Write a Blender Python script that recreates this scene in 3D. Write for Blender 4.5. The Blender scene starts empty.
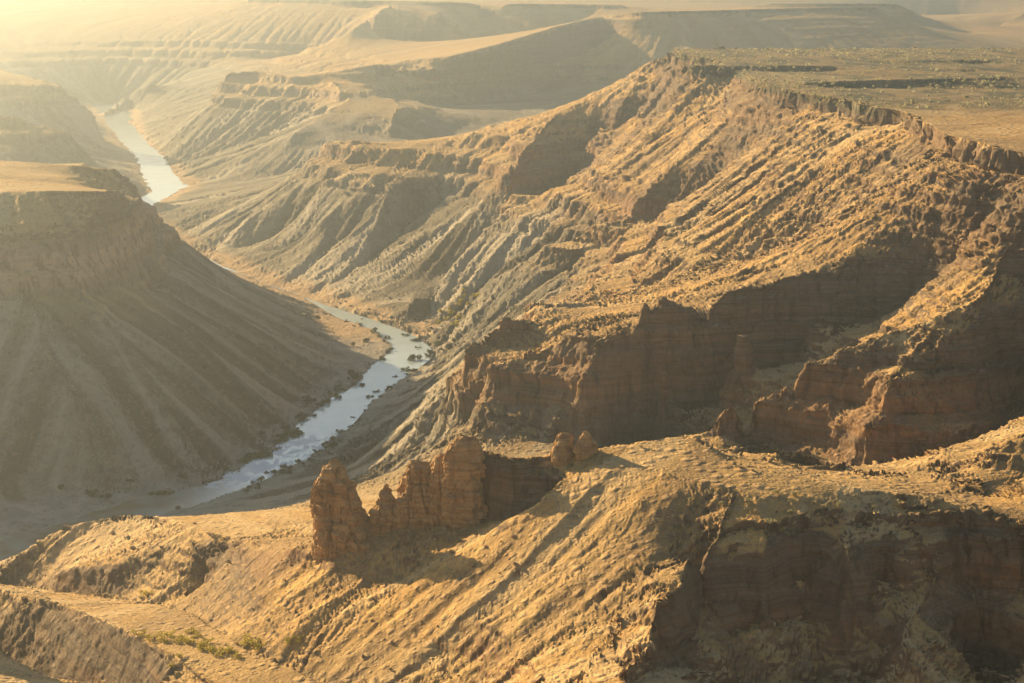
import bpy, math, random, time
import numpy as np
from concurrent.futures import ThreadPoolExecutor
T0 = time.time()
R = math.radians
rng = np.random.default_rng(7)
F, CX, CY, HOR = 2000.0, 512.0, 341.5, -40.0
PITCH = math.atan((CY - HOR) / F)
CAMZ = 550.0                      # river level is z = 0; heights below are given relative to the camera
cp, sp = math.cos(PITCH), math.sin(PITCH)
F32 = np.float32

def at(px, py, z):
    """point of the valley seen at a picture position, at height z (relative to the camera)"""
    a = (px - CX) / F; b = (CY - py) / F
    d = (a, cp + b * sp, -sp + b * cp)
    t = z / d[2]
    return (d[0] * t, d[1] * t, z)

# ------------------------------------------------------------------ ridge, rim, gully and river lines
P = []          # polylines of (x, y, z)
def px(*pts): P.append([at(*p) for p in pts])
def wo(*pts): P.append([tuple(map(float, p)) for p in pts])

# plateau on the right: rim, interior, far edge
px((655,49,-170),(675,53,-170),(705,58,-170),(722,64,-170),(735,69,-170),(745,76,-170),(770,86,-170),(800,93,-170),
   (840,99,-170),(870,106,-170),(905,113,-170),(925,125,-170),(940,133,-170),(975,143,-170),(1000,149,-170),(1024,153,-170),(1100,168,-170),(1200,178,-170))
px((655,49,-170),(700,48.5,-173),(760,48.5,-175),(900,48,-176),(1024,47,-176),(1300,47,-178),(1600,47,-178))
px((950,110,-169.5),(1024,120,-169),(1300,135,-168),(1500,150,-168))
px((676,64,-169),(690,64.5,-166),(850,66,-165),(960,67,-166),(985,69,-169)); px((690,70,-173.5),(800,72.5,-175.5),(960,73,-175.5),(985,72,-173))
px((790,83,-169),(810,82,-165),(900,79.5,-164),(1024,77,-163),(1200,75,-163)); px((810,88.5,-174),(900,88.5,-175),(1024,88.5,-175),(1200,88,-175))
px((880,61,-172),(960,60,-169),(1024,60,-168)); px((900,64,-175),(1024,64,-175))
wo((420,4500,-390),(1000,4800,-400),(1900,5100,-390)); wo((2400,4000,-178),(2000,2500,-170),(1200,1700,-168))
# spur S0 (skyline under the far tip)
px((655,52,-176),(640,62,-198),(600,90,-246),(560,105,-276),(500,127,-316),(440,143,-345),(428,149,-354),(395,145,-352),(350,140,-345),(323,134,-340))
px((318,178,-404),(350,182,-406),(390,188,-409),(450,181,-400),(482,186,-396))
px((323,178,-405),(270,200,-455),(215,232,-520),(180,245,-540)); px((350,185,-410),(320,215,-455),(270,255,-538))
px((405,190,-412),(350,240,-485),(300,280,-541)); px((450,185,-404),(420,205,-440),(360,260,-510),(330,295,-543))
px((290,215,-480),(240,250,-541))
# buttress with the pinnacle, gully G0, spur S1
px((560,108,-280.0),(530,140,-318.8),(508,165,-341.4),(500,190,-373.4),(490,213,-400.6),(450,250,-452.0),(410,300,-515.0),(385,322,-544.0))
px((694,88,-213.0),(690,95,-231.6),(600,150,-349.8),(545,213,-432.5),(485,262,-496.1),(440,300,-537.3),(415,328,-544.0))
px((636,75,-215),(600,120,-290),(555,160,-350),(535,195,-395))
px((660,62,-195),(640,100,-250),(605,135,-305),(570,175,-360),(558,205,-398))
px((735,72,-176.0),(728,90,-200.9),(700,130,-241.5),(640,185,-309.8),(580,215,-353.2),(530,245,-396.6),(480,275,-446.2),(440,320,-515.5),(425,338,-545.0))
px((775,118,-207.0),(700,190,-311.2),(620,240,-387.7),(540,280,-451.4),(475,312,-510.4),(445,340,-537.0))
px((850,104,-174.0),(820,130,-199.6),(780,165,-232.8),(720,205,-287.1),(650,240,-335.6),(590,270,-377.6),(550,288,-410.0))
px((920,150,-194.0),(860,200,-245.8),(800,240,-290.6),(720,270,-327.1),(640,286,-348.8),(560,302,-374.7),(500,317,-411.6),(455,350,-479.4),(428,372,-522.0))
# spur S2 with the long shadowed wall, gully G23
px((985,158,-178),(965,172,-193),(940,182,-205),(900,207,-228),(862,248,-262),(830,268,-278),(760,285,-288),(690,293,-292),(645,297,-295),(618,318,-312),(600,345,-336),(585,372,-356))
px((560,437,-414),(600,455,-428),(680,435,-419),(740,402,-393),(800,366,-363),(850,335,-333),(900,310,-311),(950,260,-266),(985,215,-226),(1010,185,-195))
px((664,318,-310),(662,345,-333),(664,380,-361),(668,416,-394)); px((742,312,-304),(744,330,-320),(747,365,-350),(750,388,-369)); px((820,290,-290),(823,320,-316),(826,335,-330)); px((622,345,-337),(628,390,-380),(630,425,-412)); px((700,350,-346),(702,400,-390))
# end of S2: two cliff knobs and the slopes down to the river
px((463,331,-345),(480,325,-341),(500,322,-338),(535,328,-342)); px((458,366,-374),(475,372,-377),(500,360,-366))
px((488,366,-364),(520,350,-350),(560,343,-343),(590,330,-325)); px((480,405,-397),(515,420,-405),(550,430,-411))
px((530,293,-320),(548,298,-322)); px((525,312,-345),(555,315,-345))
px((480,408,-402),(440,425,-450),(385,455,-482),(362,463,-494),(335,472,-532)); px((455,368,-380),(430,395,-446),(400,425,-486),(370,440,-520))
px((420,430,-490),(360,455,-520)); px((425,390,-500),(390,415,-535))
px((430,352,-545),(405,378,-546),(380,398,-546),(350,422,-546),(330,445,-546),(300,463,-547),(262,478,-547),(235,492,-547),(200,506,-547),(150,520,-547))
px((440,352,-538),(418,378,-538),(395,400,-538),(365,425,-538),(340,452,-537),(300,476,-538),(250,500,-538))
wo((0,1500,-436),(90,1480,-426),(180,1450,-412)); px((420,500,-505),(350,505,-508),(250,520,-525),(180,527,-535))
# spur S3 and its ribs, gully G35
px((1100,215,-206),(1060,240,-230),(1024,266,-257),(990,288,-271),(960,310,-285),(880,330,-300),(800,365,-332),(730,405,-365),(700,432,-387))
px((1060,258,-245),(1024,273,-262),(990,297,-278),(965,328,-296),(930,345,-306),(885,373,-330),(850,400,-354),(815,427,-377))
px((893,366,-325),(886,395,-339),(865,430,-364),(848,450,-382))
px((915,338,-309),(870,355,-328),(830,395,-364),(790,430,-388))
px((1100,360,-340),(1060,385,-350),(1024,405,-362),(985,455,-383),(940,478,-390),(860,475,-398),(780,457,-401),(715,440,-404),(640,440,-420))
# S4
px((1100,400,-285),(1024,431,-301),(990,450,-311),(965,462,-318),(945,490,-338)); px((1024,480,-322),(1000,500,-325),(960,497,-330))
# S5: foreground bench, its rims, the block cliff
px((555,455,-304),(570,452,-303),(640,441,-299),(670,438,-297),(700,438,-297),(722,460,-301),(800,478,-304),(860,488,-306),(920,495,-308),(980,510,-312),(1024,520,-315),(1100,535,-318))
px((600,462,-304),(660,470,-303),(700,482,-304),(740,492,-306),(800,500,-309),(860,507,-312),(920,508,-313),(980,520,-318),(1024,530,-322))
px((750,462,-315),(790,474,-330)); px((720,448,-312),(770,462,-330))
px((815,470,-330),(840,469,-330),(880,482,-337))
px((555,455,-305),(528,458,-305),(510,462,-306),(490,448,-301),(480,440,-297),(458,438,-297),(444,450,-307),(430,458,-313),(410,464,-320),(402,474,-326))
px((449,450,-316),(447,480,-331),(446,512,-347))
px((398,512,-348),(440,518,-349),(475,522,-349),(500,517,-343),(515,522,-343),(550,516,-336))
px((398,512,-349),(375,530,-361),(345,548,-368),(315,546,-372),(290,546,-377),(260,546,-394),(230,540,-409),(200,530,-420),(150,514,-440),(110,513,-446),(60,525,-458),(0,560,-481),(-80,590,-500))
px((150,545,-437),(120,560,-445),(60,565,-468)); px((215,555,-425),(195,598,-450))
# lit slope under the bench
px((560,478,-312),(540,500,-320),(480,540,-346),(400,575,-374),(330,600,-386),(285,635,-401))
px((640,500,-312),(590,550,-335),(540,600,-352),(480,650,-378),(420,700,-400)); px((600,683,-354),(500,683,-380),(400,683,-398))
px((470,722,-400),(320,680,-410),(260,655,-412),(225,635,-417),(190,610,-438),(130,600,-463),(60,592,-485),(0,584,-501),(-80,580,-520))
# nose, alcove, right rib
px((740,492,-306),(724,514,-314),(716,540,-323),(690,558,-325),(686,590,-336),(656,608,-336),(654,642,-346),(628,664,-347),(622,702,-354),(600,740,-362))
px((768,528,-318),(764,555,-328),(762,580,-338)); px((800,532,-321),(802,560,-338),(800,590,-354)); px((846,530,-320),(848,556,-327),(844,580,-337)); px((880,535,-322),(882,570,-342),(878,600,-358))
px((705,560,-336),(688,640,-360),(760,628,-367),(800,618,-364),(850,625,-364),(890,648,-371)); px((750,524,-317),(820,528,-320),(870,530,-321),(920,540,-325))
px((660,683,-371),(700,683,-374),(800,683,-386),(880,683,-386))
px((940,518,-318),(945,550,-331),(935,580,-341),(905,620,-353),(902,650,-363),(925,695,-376)); px((965,560,-340),(975,610,-362),(975,660,-384),(1000,683,-390))
px((1024,555,-335),(1024,640,-368)); px((1060,660,-362),(1024,672,-372),(990,690,-383))
# dark hill bottom left
px((-100,570,-470),(0,590,-450),(60,603,-437),(100,618,-428),(160,650,-420),(215,684,-416),(260,720,-416)); px((-100,683,-512),(0,683,-491),(60,683,-471),(100,683,-457),(160,700,-442))
wo((-385,1270,-372),(-420,1330,-365),(-470,1370,-378))  # unseen ridge left of the frame, added to shade the dark hill
# left bank: mesa, cliff, talus, gravel
px((-300,230,-312),(0,228,-312),(50,226,-312),(90,225,-315),(130,213,-320),(148,208,-333),(140,195,-330)); px((-300,300,-385),(0,300,-385),(90,293,-388),(130,280,-391),(157,257,-396),(165,240,-400))
px((-300,192,-281),(0,192,-281),(60,191,-281),(110,192,-286),(126,190,-294)); px((-200,165,-278),(0,160,-281),(80,166,-284),(122,170,-300),(128,172,-310))
px((-200,172,-279),(0,174,-281),(60,176,-283),(100,178,-288))
px((-200,450,-520),(0,470,-530),(100,478,-533),(200,465,-534),(280,415,-535),(325,378,-537),(345,356,-540)); px((-100,520,-545),(0,520,-545),(60,505,-545),(140,487,-545),(215,470,-546),(260,452,-546),(300,425,-546),(335,395,-546),(362,378,-546),(372,362,-546),(345,340,-546),(320,318,-545))
px((157,257,-396),(200,268,-440),(250,295,-488),(300,325,-522),(335,350,-541))
px((90,293,-388),(140,350,-440),(200,420,-505),(225,450,-528)); px((30,300,-386),(60,370,-445),(100,450,-515)); px((130,282,-392),(210,345,-455),(280,405,-530))
wo((-1000,1950,-500),(-1100,2300,-330),(-1300,2700,-290),(-1500,3400,-270)); wo((-700,1900,-545),(-1100,1850,-545))
wo((-640,3000,-300),(-700,3300,-330)); wo((-600,3100,-420),(-720,3500,-430),(-860,4000,-430))
wo((-760,2380,-262),(-900,2430,-255),(-1100,2600,-255))  # mesa raised out of view on the left, added to shade the right bank
# left wall upstream
px((-300,105,-340),(0,115,-362),(75,128,-386)); px((-300,130,-400),(0,137,-402),(85,150,-431)); px((125,176,-532),(110,155,-535),(100,135,-537)); px((0,70,-330),(60,82,-350),(95,108,-430))
wo((-1800,6000,-300),(-2600,7500,-250))
# mesa M1 behind S0
px((222,72,-330),(260,71,-328),(290,78,-338),(300,76,-334),(330,72,-322),(390,62,-300),(440,66,-310)); px((220,98,-394),(260,97,-391),(300,104,-399),(345,100,-376))
px((330,80,-335),(345,98,-372),(320,115,-405),(290,135,-436),(250,150,-475),(205,172,-525)); px((375,80,-335),(385,92,-372),(400,105,-385),(390,125,-415))
px((222,98,-396),(190,130,-475),(165,155,-535),(140,128,-540),(130,118,-540)); px((270,176,-520),(200,190,-537)); px((300,110,-410),(260,135,-470),(190,160,-532))
px((330,131,-432),(430,141,-455),(520,116,-430),(600,86,-395)); px((380,78,-345),(400,76,-342),(440,82,-356),(500,75,-350),(560,62,-326),(600,46,-290)); px((430,110,-425),(500,100,-420),(560,88,-405)); 
# far mesas
px((400,60,-300),(450,57,-288),(500,44,-258),(560,26,-215),(600,16,-190),(640,12,-172),(720,10,-170),(800,8,-170),(880,7,-170),(888,12,-190),(900,25,-240),(920,46,-335))
wo((500,5600,-450),(1200,5800,-430),(2000,6800,-430)); wo((1600,8200,-171),(1000,8000,-168))
px((250,-2,-165),(350,0,-163),(450,2,-168),(560,4,-176),(625,5,-179)); px((250,60,-390),(300,60,-388),(420,57,-370),(520,44,-322),(590,14,-215)); px((150,80,-440),(120,95,-500),(105,112,-535))
px((390,2,-165),(350,30,-260),(300,58,-385)); px((440,10,-195),(400,45,-320)); px((500,8,-195),(455,45,-325))
px((1100,-5,-160),(1024,12,-220),(990,30,-290),(960,46,-372)); px((1100,45,-380),(1024,46,-376))
px((880,-5,-200),(960,20,-335),(950,43,-445))
# ground below the frame and beyond it
wo((-400,900,-420),(0,860,-395),(400,900,-380)); wo((-300,600,-330),(0,600,-320),(300,600,-310)); wo((-100,250,-170),(0,250,-165),(100,250,-160)); wo((-60,80,-55),(0,80,-50),(60,80,-48)); wo((-30,40,-24),(0,40,-22),(24,40,-20))
wo((-900,1500,-470),(-600,1250,-440)); wo((500,1100,-320),(700,1400,-300)); wo((-2000,4000,-250),(-1500,2200,-290)); wo((-900,1300,-430),(-500,800,-380))
for yy, zz in ((12000,-150),(18000,-165),(28000,-165)): wo((-0.7*yy,yy,zz-20),(0,yy,zz),(0.6*yy,yy,zz))

# river: left and right edges by stretch
RIV = [  # (left px, right px) pairs seen from the camera, near to far
 ((-260,575),(-260,625)),((-100,560),(-100,590)),((0,546),(0,566)),((55,535),(60,548)),((100,515),(112,525)),((150,500),(165,510)),((180,493),(205,499)),((205,489),(238,489)),((228,477),(272,470)),((258,464),(298,460)),
 ((285,449),(318,447)),((300,434),(332,436)),((326,414),(352,413)),((346,395),(376,392)),((362,382),(398,374)),((378,366),(418,360)),((396,357),(424,351)),((398,346),(415,343)),((380,333),(402,334)),((345,318),(372,322)),
 ((310,300),(330,307)),((250,278),(265,284)),((195,258),(210,262)),((160,240),(175,242)),((116,222),(130,222)),((134,205),(150,204)),((160,191),(180,187)),((150,176),(166,174)),((142,158),(157,155)),((124,141),(140,138)),((112,126),(128,122)),((100,112),(128,111)),((96,104),(112,103))]
rl = [at(a[0], a[1], -550) for a, b in RIV]; rr = [at(b[0], b[1], -550) for a, b in RIV]

# ------------------------------------------------------------------ base grid (u = x/y, w = ln y), diffusion between the lines
U0, U1, W0, W1 = -0.80, 0.66, math.log(38.0), math.log(30000.0)
NU, NW = 1088, 2304
du, dw = (U1 - U0) / (NU - 1), (W1 - W0) / (NW - 1)
num = np.zeros((NW, NU)); den = np.zeros((NW, NU))
def raster(pts, zfix=None):
    for (x0, y0, z0), (x1, y1, z1) in zip(pts[:-1], pts[1:]):
        u0, u1, w0, w1 = x0 / y0, x1 / y1, math.log(y0), math.log(y1)
        n = int(max(abs(u1 - u0) / du, abs(w1 - w0) / dw) * 2) + 2
        t = np.linspace(0, 1, n)
        x = x0 + (x1 - x0) * t; y = y0 + (y1 - y0) * t; z = z0 + (z1 - z0) * t
        i = np.rint((np.log(y) - W0) / dw).astype(int); j = np.rint((x / y - U0) / du).astype(int)
        k = (i >= 0) & (i < NW) & (j >= 0) & (j < NU)
        np.add.at(num, (i[k], j[k]), z[k] if zfix is None else zfix); np.add.at(den, (i[k], j[k]), 1.0)
for p in P: raster(p)
for f in (0.2, 0.5, 0.8):
    raster([tuple(np.array(a) * (1 - f) + np.array(b) * f) for a, b in zip(rl, rr)], -553.0)
for f in (-0.22, 1.22):
    raster([tuple(np.array(a) * (1 - f) + np.array(b) * f) for a, b in zip(rl, rr)][6:], -547.6)

def relax(z, c, m, a, b, it):
    for _ in range(it):
        p = np.pad(z, 1, mode='edge')
        n = (a * (p[1:-1, :-2] + p[1:-1, 2:]) + b * (p[:-2, 1:-1] + p[2:, 1:-1])) / (2 * (a + b))
        z = np.where(m, c, z + 1.0 * (n - z))
    return z
levels = []
n_, d_ = num, den
while True:
    levels.append((n_, d_))
    if n_.shape[0] <= 36: break
    n_ = n_.reshape(n_.shape[0] // 2, 2, n_.shape[1] // 2, 2).sum((1, 3)); d_ = d_.reshape(d_.shape[0] // 2, 2, d_.shape[1] // 2, 2).sum((1, 3))
z = None
for lv, (n_, d_) in list(enumerate(levels))[::-1]:
    m = d_ > 0; c = np.where(m, n_ / np.maximum(d_, 1e-9), 0)
    z = np.full(n_.shape, n_.sum() / d_.sum()) if z is None else np.repeat(np.repeat(z, 2, 0), 2, 1)
    if z.shape != n_.shape: z = z[:n_.shape[0], :n_.shape[1]]
    h = 2 ** lv
    z = relax(z, c, m, 1 / du ** 2, 1 / dw ** 2, 400 if lv > 2 else 60)
for _ in range(1):
    p = np.pad(z, 1, mode='edge')
    z = 0.5 * z + 0.125 * (p[1:-1, :-2] + p[1:-1, 2:] + p[:-2, 1:-1] + p[2:, 1:-1])
zb = z.astype(F32)
print('base', round(time.time() - T0, 1))
# ------------------------------------------------------------------ fine grid
QUAL = 1.0; DETAIL = 1; EROSION_STEPS = 22; EROSION_K = 0.035
ui = np.linspace(-0.285, 0.285, int(1180 * QUAL))
def outer(a, b, n):
    t = np.linspace(0, 1, n + 1)[1:]; return a + (b - a) * (0.25 * t + 0.75 * t * t)
uu = np.concatenate([outer(-0.285, -0.76, 130)[::-1], ui, outer(0.285, 0.62, 90)]).astype(np.float64)
wa, wb = math.log(900.0), math.log(9800.0)
ww = np.concatenate([np.linspace(math.log(40.0), wa, 61)[:-1], np.linspace(wa, wb, int(2300 * QUAL)), np.linspace(wb, math.log(29000.0), 61)[1:]])
pool = ThreadPoolExecutor(4)
def par(fn, n, *arrs):
    """run fn on row blocks of the arrays in four threads"""
    k = max(1, n // 96); cuts = np.linspace(0, n, k + 1).astype(int)
    fs = [pool.submit(fn, *[a[i:j] for a in arrs]) for i, j in zip(cuts[:-1], cuts[1:])]
    rs = [f.result() for f in fs]
    if isinstance(rs[0], tuple): return tuple(np.concatenate([r[q] for r in rs]) for q in range(len(rs[0])))
    return np.concatenate(rs)
def taps(x, x0, d, n):
    f = np.clip((x - x0) / d, 0, n - 1.001); i = np.floor(f).astype(int); t = f - i
    wts = [-0.5 * t + t ** 2 - 0.5 * t ** 3, 1 - 2.5 * t ** 2 + 1.5 * t ** 3, 0.5 * t + 2 * t ** 2 - 1.5 * t ** 3, -0.5 * t ** 2 + 0.5 * t ** 3]
    ids = [np.clip(i + k, 0, n - 1) for k in (-1, 0, 1, 2)]
    return ids, [w.astype(F32) for w in wts]
def resample(a):
    ids, wt = taps(uu, U0, du, NU)
    b = sum(a[:, i] * w[None, :] for i, w in zip(ids, wt))
    ids, wt = taps(ww, W0, dw, NW)
    return sum(b[i] * w[:, None] for i, w in zip(ids, wt))
h = resample(zb)
Y = np.exp(ww).astype(F32)[:, None] * np.ones((1, len(uu)), F32); X = (Y * uu[None, :].astype(F32)).astype(F32)
NR, NC = h.shape
def grad(h):
    hu = np.gradient(h, uu, axis=1).astype(F32); hw = np.gradient(h, ww, axis=0).astype(F32)
    gx = hu / Y; gy = (hw - gx * X) / Y
    return gx, gy
def ss(a, b, x):
    t = np.clip((x - a) / (b - a), 0, 1); return t * t * (3 - 2 * t)
# noise from a random lattice
LAT2 = rng.random((256, 256)).astype(F32).ravel() * 2 - 1
LAT3 = rng.random((64, 64, 64)).astype(F32).ravel() * 2 - 1
def n2(x, y):
    xi = np.floor(x); yi = np.floor(y); fx = x - xi; fy = y - yi
    fx = fx * fx * (3 - 2 * fx); fy = fy * fy * (3 - 2 * fy)
    xi = xi.astype(np.int32) & 255; yi = yi.astype(np.int32) & 255; x1 = (xi + 1) & 255; y1 = ((yi + 1) & 255) << 8; yi = yi << 8
    a = LAT2[yi + xi]; b = LAT2[yi + x1]; c = LAT2[y1 + xi]; d = LAT2[y1 + x1]
    a = a + (b - a) * fx; c = c + (d - c) * fx
    return a + (c - a) * fy
def n3(x, y, z):
    xi = np.floor(x); yi = np.floor(y); zi = np.floor(z); fx = x - xi; fy = y - yi; fz = z - zi
    fx = fx * fx * (3 - 2 * fx); fy = fy * fy * (3 - 2 * fy); fz = fz * fz * (3 - 2 * fz)
    xi = xi.astype(np.int32) & 63; yi = yi.astype(np.int32) & 63; zi = zi.astype(np.int32) & 63
    x1 = (xi + 1) & 63; y1 = ((yi + 1) & 63) << 6; z1 = ((zi + 1) & 63) << 12; yi = yi << 6; zi = zi << 12
    def pl(zz):
        a = LAT3[zz + yi + xi]; a = a + (LAT3[zz + yi + x1] - a) * fx
        c = LAT3[zz + y1 + xi]; c = c + (LAT3[zz + y1 + x1] - c) * fx
        return a + (c - a) * fy
    a = pl(zi); b = pl(z1)
    return a + (b - a) * fz
def fbm2(x, y, o):
    s = 0; a = 1.0
    for k in range(o):
        s = s + a * n2(x * 2 ** k + 17.3 * k, y * 2 ** k - 9.1 * k); a *= 0.5
    return s
HX = rng.random(4096).astype(F32); HY = rng.random(4096).astype(F32)
def gully(x, y, gx, gy, lam, stretch=1.0):
    """ribs and gullies that run straight down the slope: waves across the slope, blended between jittered cells"""
    g = np.sqrt(gx * gx + gy * gy) + 1e-5
    cx_, cy_ = -gy / g, gx / g                       # across the slope
    cell = lam * 1.6
    qx, qy = x / cell, y / cell
    ix, iy = np.floor(qx), np.floor(qy); fx, fy = qx - ix, qy - iy
    ix = ix.astype(np.int32); iy = iy.astype(np.int32)
    v = np.zeros_like(x); wt = np.zeros_like(x)
    for i in (-1, 0, 1):
        for j in (-1, 0, 1):
            hsh = ((ix + i) * 1619 + (iy + j) * 31337) & 4095
            dx = fx - i - HX[hsh]; dy = fy - j - HY[hsh]
            wgt = np.exp(-(dx * dx + dy * dy) * 2.2)
            v += wgt * np.cos((dx * cx_ + dy * cy_) * (2 * math.pi * 1.6)); wt += wgt
    return v / (wt + 1e-4)

gx, gy = grad(h); s0 = np.sqrt(gx * gx + gy * gy)
print('grid', h.shape, round(time.time() - T0, 1))
# how rocky the ground is: 1 = ledges and cliffs, 0 = loose scree; blobs (x, y, radius, value) overrule the rule by height
def blob(px_, py_, z_, r, v): x, y, _ = at(px_, py_, z_); return (x, y, r, v)
BLOBS = [blob(420,600,-378,95,0.0), blob(330,620,-398,60,0.1), blob(520,640,-365,60,0.25), blob(600,520,-325,75,0.12), blob(690,560,-328,40,0.3), blob(90,400,-455,190,0.0), blob(250,380,-500,200,0.0), blob(-100,420,-450,170,0.1),
         blob(820,660,-378,60,0.1), blob(60,560,-460,70,0.2), blob(250,560,-395,50,0.35), blob(100,650,-445,130,0.0), blob(0,690,-450,120,0), blob(610,320,-315,40,.6), blob(850,68,-170,230,0), blob(1000,72,-170,330,0), blob(1010,86,-170,200,0), blob(870,84,-170,110,0)]
rock = np.ones_like(h)
for x_, y_, r_, v_ in BLOBS:
    k = np.exp(-(((X - x_) ** 2 + (Y - y_) ** 2) / (r_ * r_)) ** 1.5); rock = rock * (1 - k) + v_ * k
sed = ss(-450, -405, h + 25 * par(lambda a, b: fbm2(a / 180, b / 180, 2), NR, X, Y))       # bedded rocks above, dark broken rocks below
smooth_h = h.copy()
sl = lambda g: ss(0.12, 0.55, g) * (1 - 0.8 * ss(0.9, 2.0, g))
fade = lambda lam: ss(1.2, 2.6, lam / (Y * 0.0011))       # waves too small to be seen that far away
def add_gully(h, lam, amp, mask):
    gx, gy = grad(h); g = np.sqrt(gx * gx + gy * gy)
    wx = par(lambda a, b: n2(a / lam, b / lam), NR, X, Y) * lam * 0.25
    v = par(lambda a, b, c, d: gully(a, b, c, d, lam), NR, X + wx, Y - wx, gx, gy)
    return h + (v - 0.25) * amp * sl(g) * mask * fade(lam)
far = 1 + 0.5 * ss(2500, 6000, Y)
HS = 2                                                     # streaks are traced on every second grid line
Us, Ws = uu[::HS], ww[::HS]
jj = np.arange(len(uu)); 
def streaks(h, lam, n, seed):
    """noise smeared along the lines of steepest descent: long rills and ribs that fan out and join as water would run"""
    hs = h[::HS, ::HS]; Xs = X[::HS, ::HS]; Ys = Y[::HS, ::HS]
    hu = np.gradient(hs, Us, axis=1).astype(F32); hw = np.gradient(hs, Ws, axis=0).astype(F32)
    gx = hu / Ys; gy = (hw - gx * Xs) / Ys
    g = np.sqrt(gx * gx + gy * gy) + 1e-4; gx /= g; gy /= g
    nr, nc = hs.shape
    rowpos = np.interp(np.linspace(Ws[0], Ws[-1], 8192), Ws, np.arange(nr)).astype(F32); colpos = np.interp(np.linspace(Us[0], Us[-1], 8192), Us, np.arange(nc)).astype(F32)
    w0, wk, u0, uk = F32(Ws[0]), F32(8191 / (Ws[-1] - Ws[0])), F32(Us[0]), F32(8191 / (Us[-1] - Us[0]))
    step = lam * 0.55; off = seed * 37.7
    def run(x0, y0):
        acc = n2(x0 / lam + off, y0 / lam); wsum = 1.0
        for sg in (-step, step):
            x, y = x0.copy(), y0.copy()
            for i in range(1, n + 1):
                r = rowpos[np.clip(((np.log(y) - w0) * wk), 0, 8191).astype(np.int32)].astype(np.int32)
                c = colpos[np.clip(((x / y - u0) * uk), 0, 8191).astype(np.int32)].astype(np.int32)
                x += sg * gx[r, c]; y += sg * gy[r, c]; np.maximum(y, 41.0, out=y)
                k = 0.5 + 0.5 * math.cos(math.pi * i / (n + 1)); acc = acc + k * n2(x / lam + off, y / lam); wsum += k * k
        return acc / math.sqrt(wsum)
    v = par(run, nr, Xs, Ys)
    # back to the full grid
    fr = np.interp(ww, Ws, np.arange(nr)); i0 = np.minimum(fr.astype(int), nr - 2); t = (fr - i0).astype(F32)[:, None]
    v = v[i0] * (1 - t) + v[i0 + 1] * t
    fc = np.interp(uu, Us, np.arange(nc)); j0 = np.minimum(fc.astype(int), nc - 2); t = (fc - j0).astype(F32)[None, :]
    return v[:, j0] * (1 - t) + v[:, j0 + 1] * t
def add_streaks(h, lam, n, amp, mask, seed):
    gx, gy = grad(h); g = np.sqrt(gx * gx + gy * gy)
    v = streaks(smooth_h, lam, n, seed)
    v = np.clip(v * 1.6, -1.5, 1.5); v = 0.75 - 1.5 * np.sqrt(v * v + 0.02)      # broad ribs between narrow rills turned over: sharp crests
    return h + v * amp * sl(g) * mask * fade(lam)
# running water: flow gathers downhill and cuts gullies (stream power law, solved from the river upwards)
EC, ER = 600, 1150
ue = np.linspace(-0.40, 0.29, EC); we = np.linspace(math.log(860.0), math.log(9800.0), ER)
def bil(a, u_src, w_src, u_dst, w_dst):
    fr = np.interp(w_dst, w_src, np.arange(len(w_src))); i0 = np.minimum(fr.astype(int), len(w_src) - 2); t = (fr - i0).astype(F32)[:, None]
    a = a[i0] * (1 - t) + a[i0 + 1] * t
    fc = np.interp(u_dst, u_src, np.arange(len(u_src))); j0 = np.minimum(fc.astype(int), len(u_src) - 2); t = (fc - j0).astype(F32)[None, :]
    return a[:, j0] * (1 - t) + a[:, j0 + 1] * t
he = bil(h, uu, ww, ue, we).astype(np.float64)
ye = np.exp(we)[:, None] * np.ones((1, EC)); xe = ye * ue[None, :]
he += 3.0 * fbm2((xe / 90).astype(F32), (ye / 90).astype(F32), 3) * ss(-548, -520, he)
du_e, dw_e = ue[1] - ue[0], we[1] - we[0]
area = (ye * ye * du_e * dw_e)
def wgrad(a):
    hu = np.gradient(a, ue, axis=1); hw = np.gradient(a, we, axis=0); gx = hu / ye; return gx, (hw - gx * xe) / ye
gx, gy = wgrad(he); ge = np.sqrt(gx * gx + gy * gy)
rain = area * ss(0.06, 0.25, ge)
hard_e = ss(0.08, 0.4, ge)
kfac = ((0.08 + 0.92 * ss(1700, 2300, ye)) * (1 - 0.75 * ss(-1, 1, -(xe + 100 + 0.085 * (ye - 1900)) / 60) * ss(1900, 2000, ye) * ss(3300, 3000, ye))).ravel()
NB = [(-1, -1), (-1, 0), (-1, 1), (0, -1), (0, 1), (1, -1), (1, 0), (1, 1)]
dif = 0.06 + 0.44 * ss(1800, 2400, ye) * ss(6000, 3000, ye)
h0e = he.copy(); N = he.size; ids = np.arange(N).reshape(he.shape)
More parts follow.
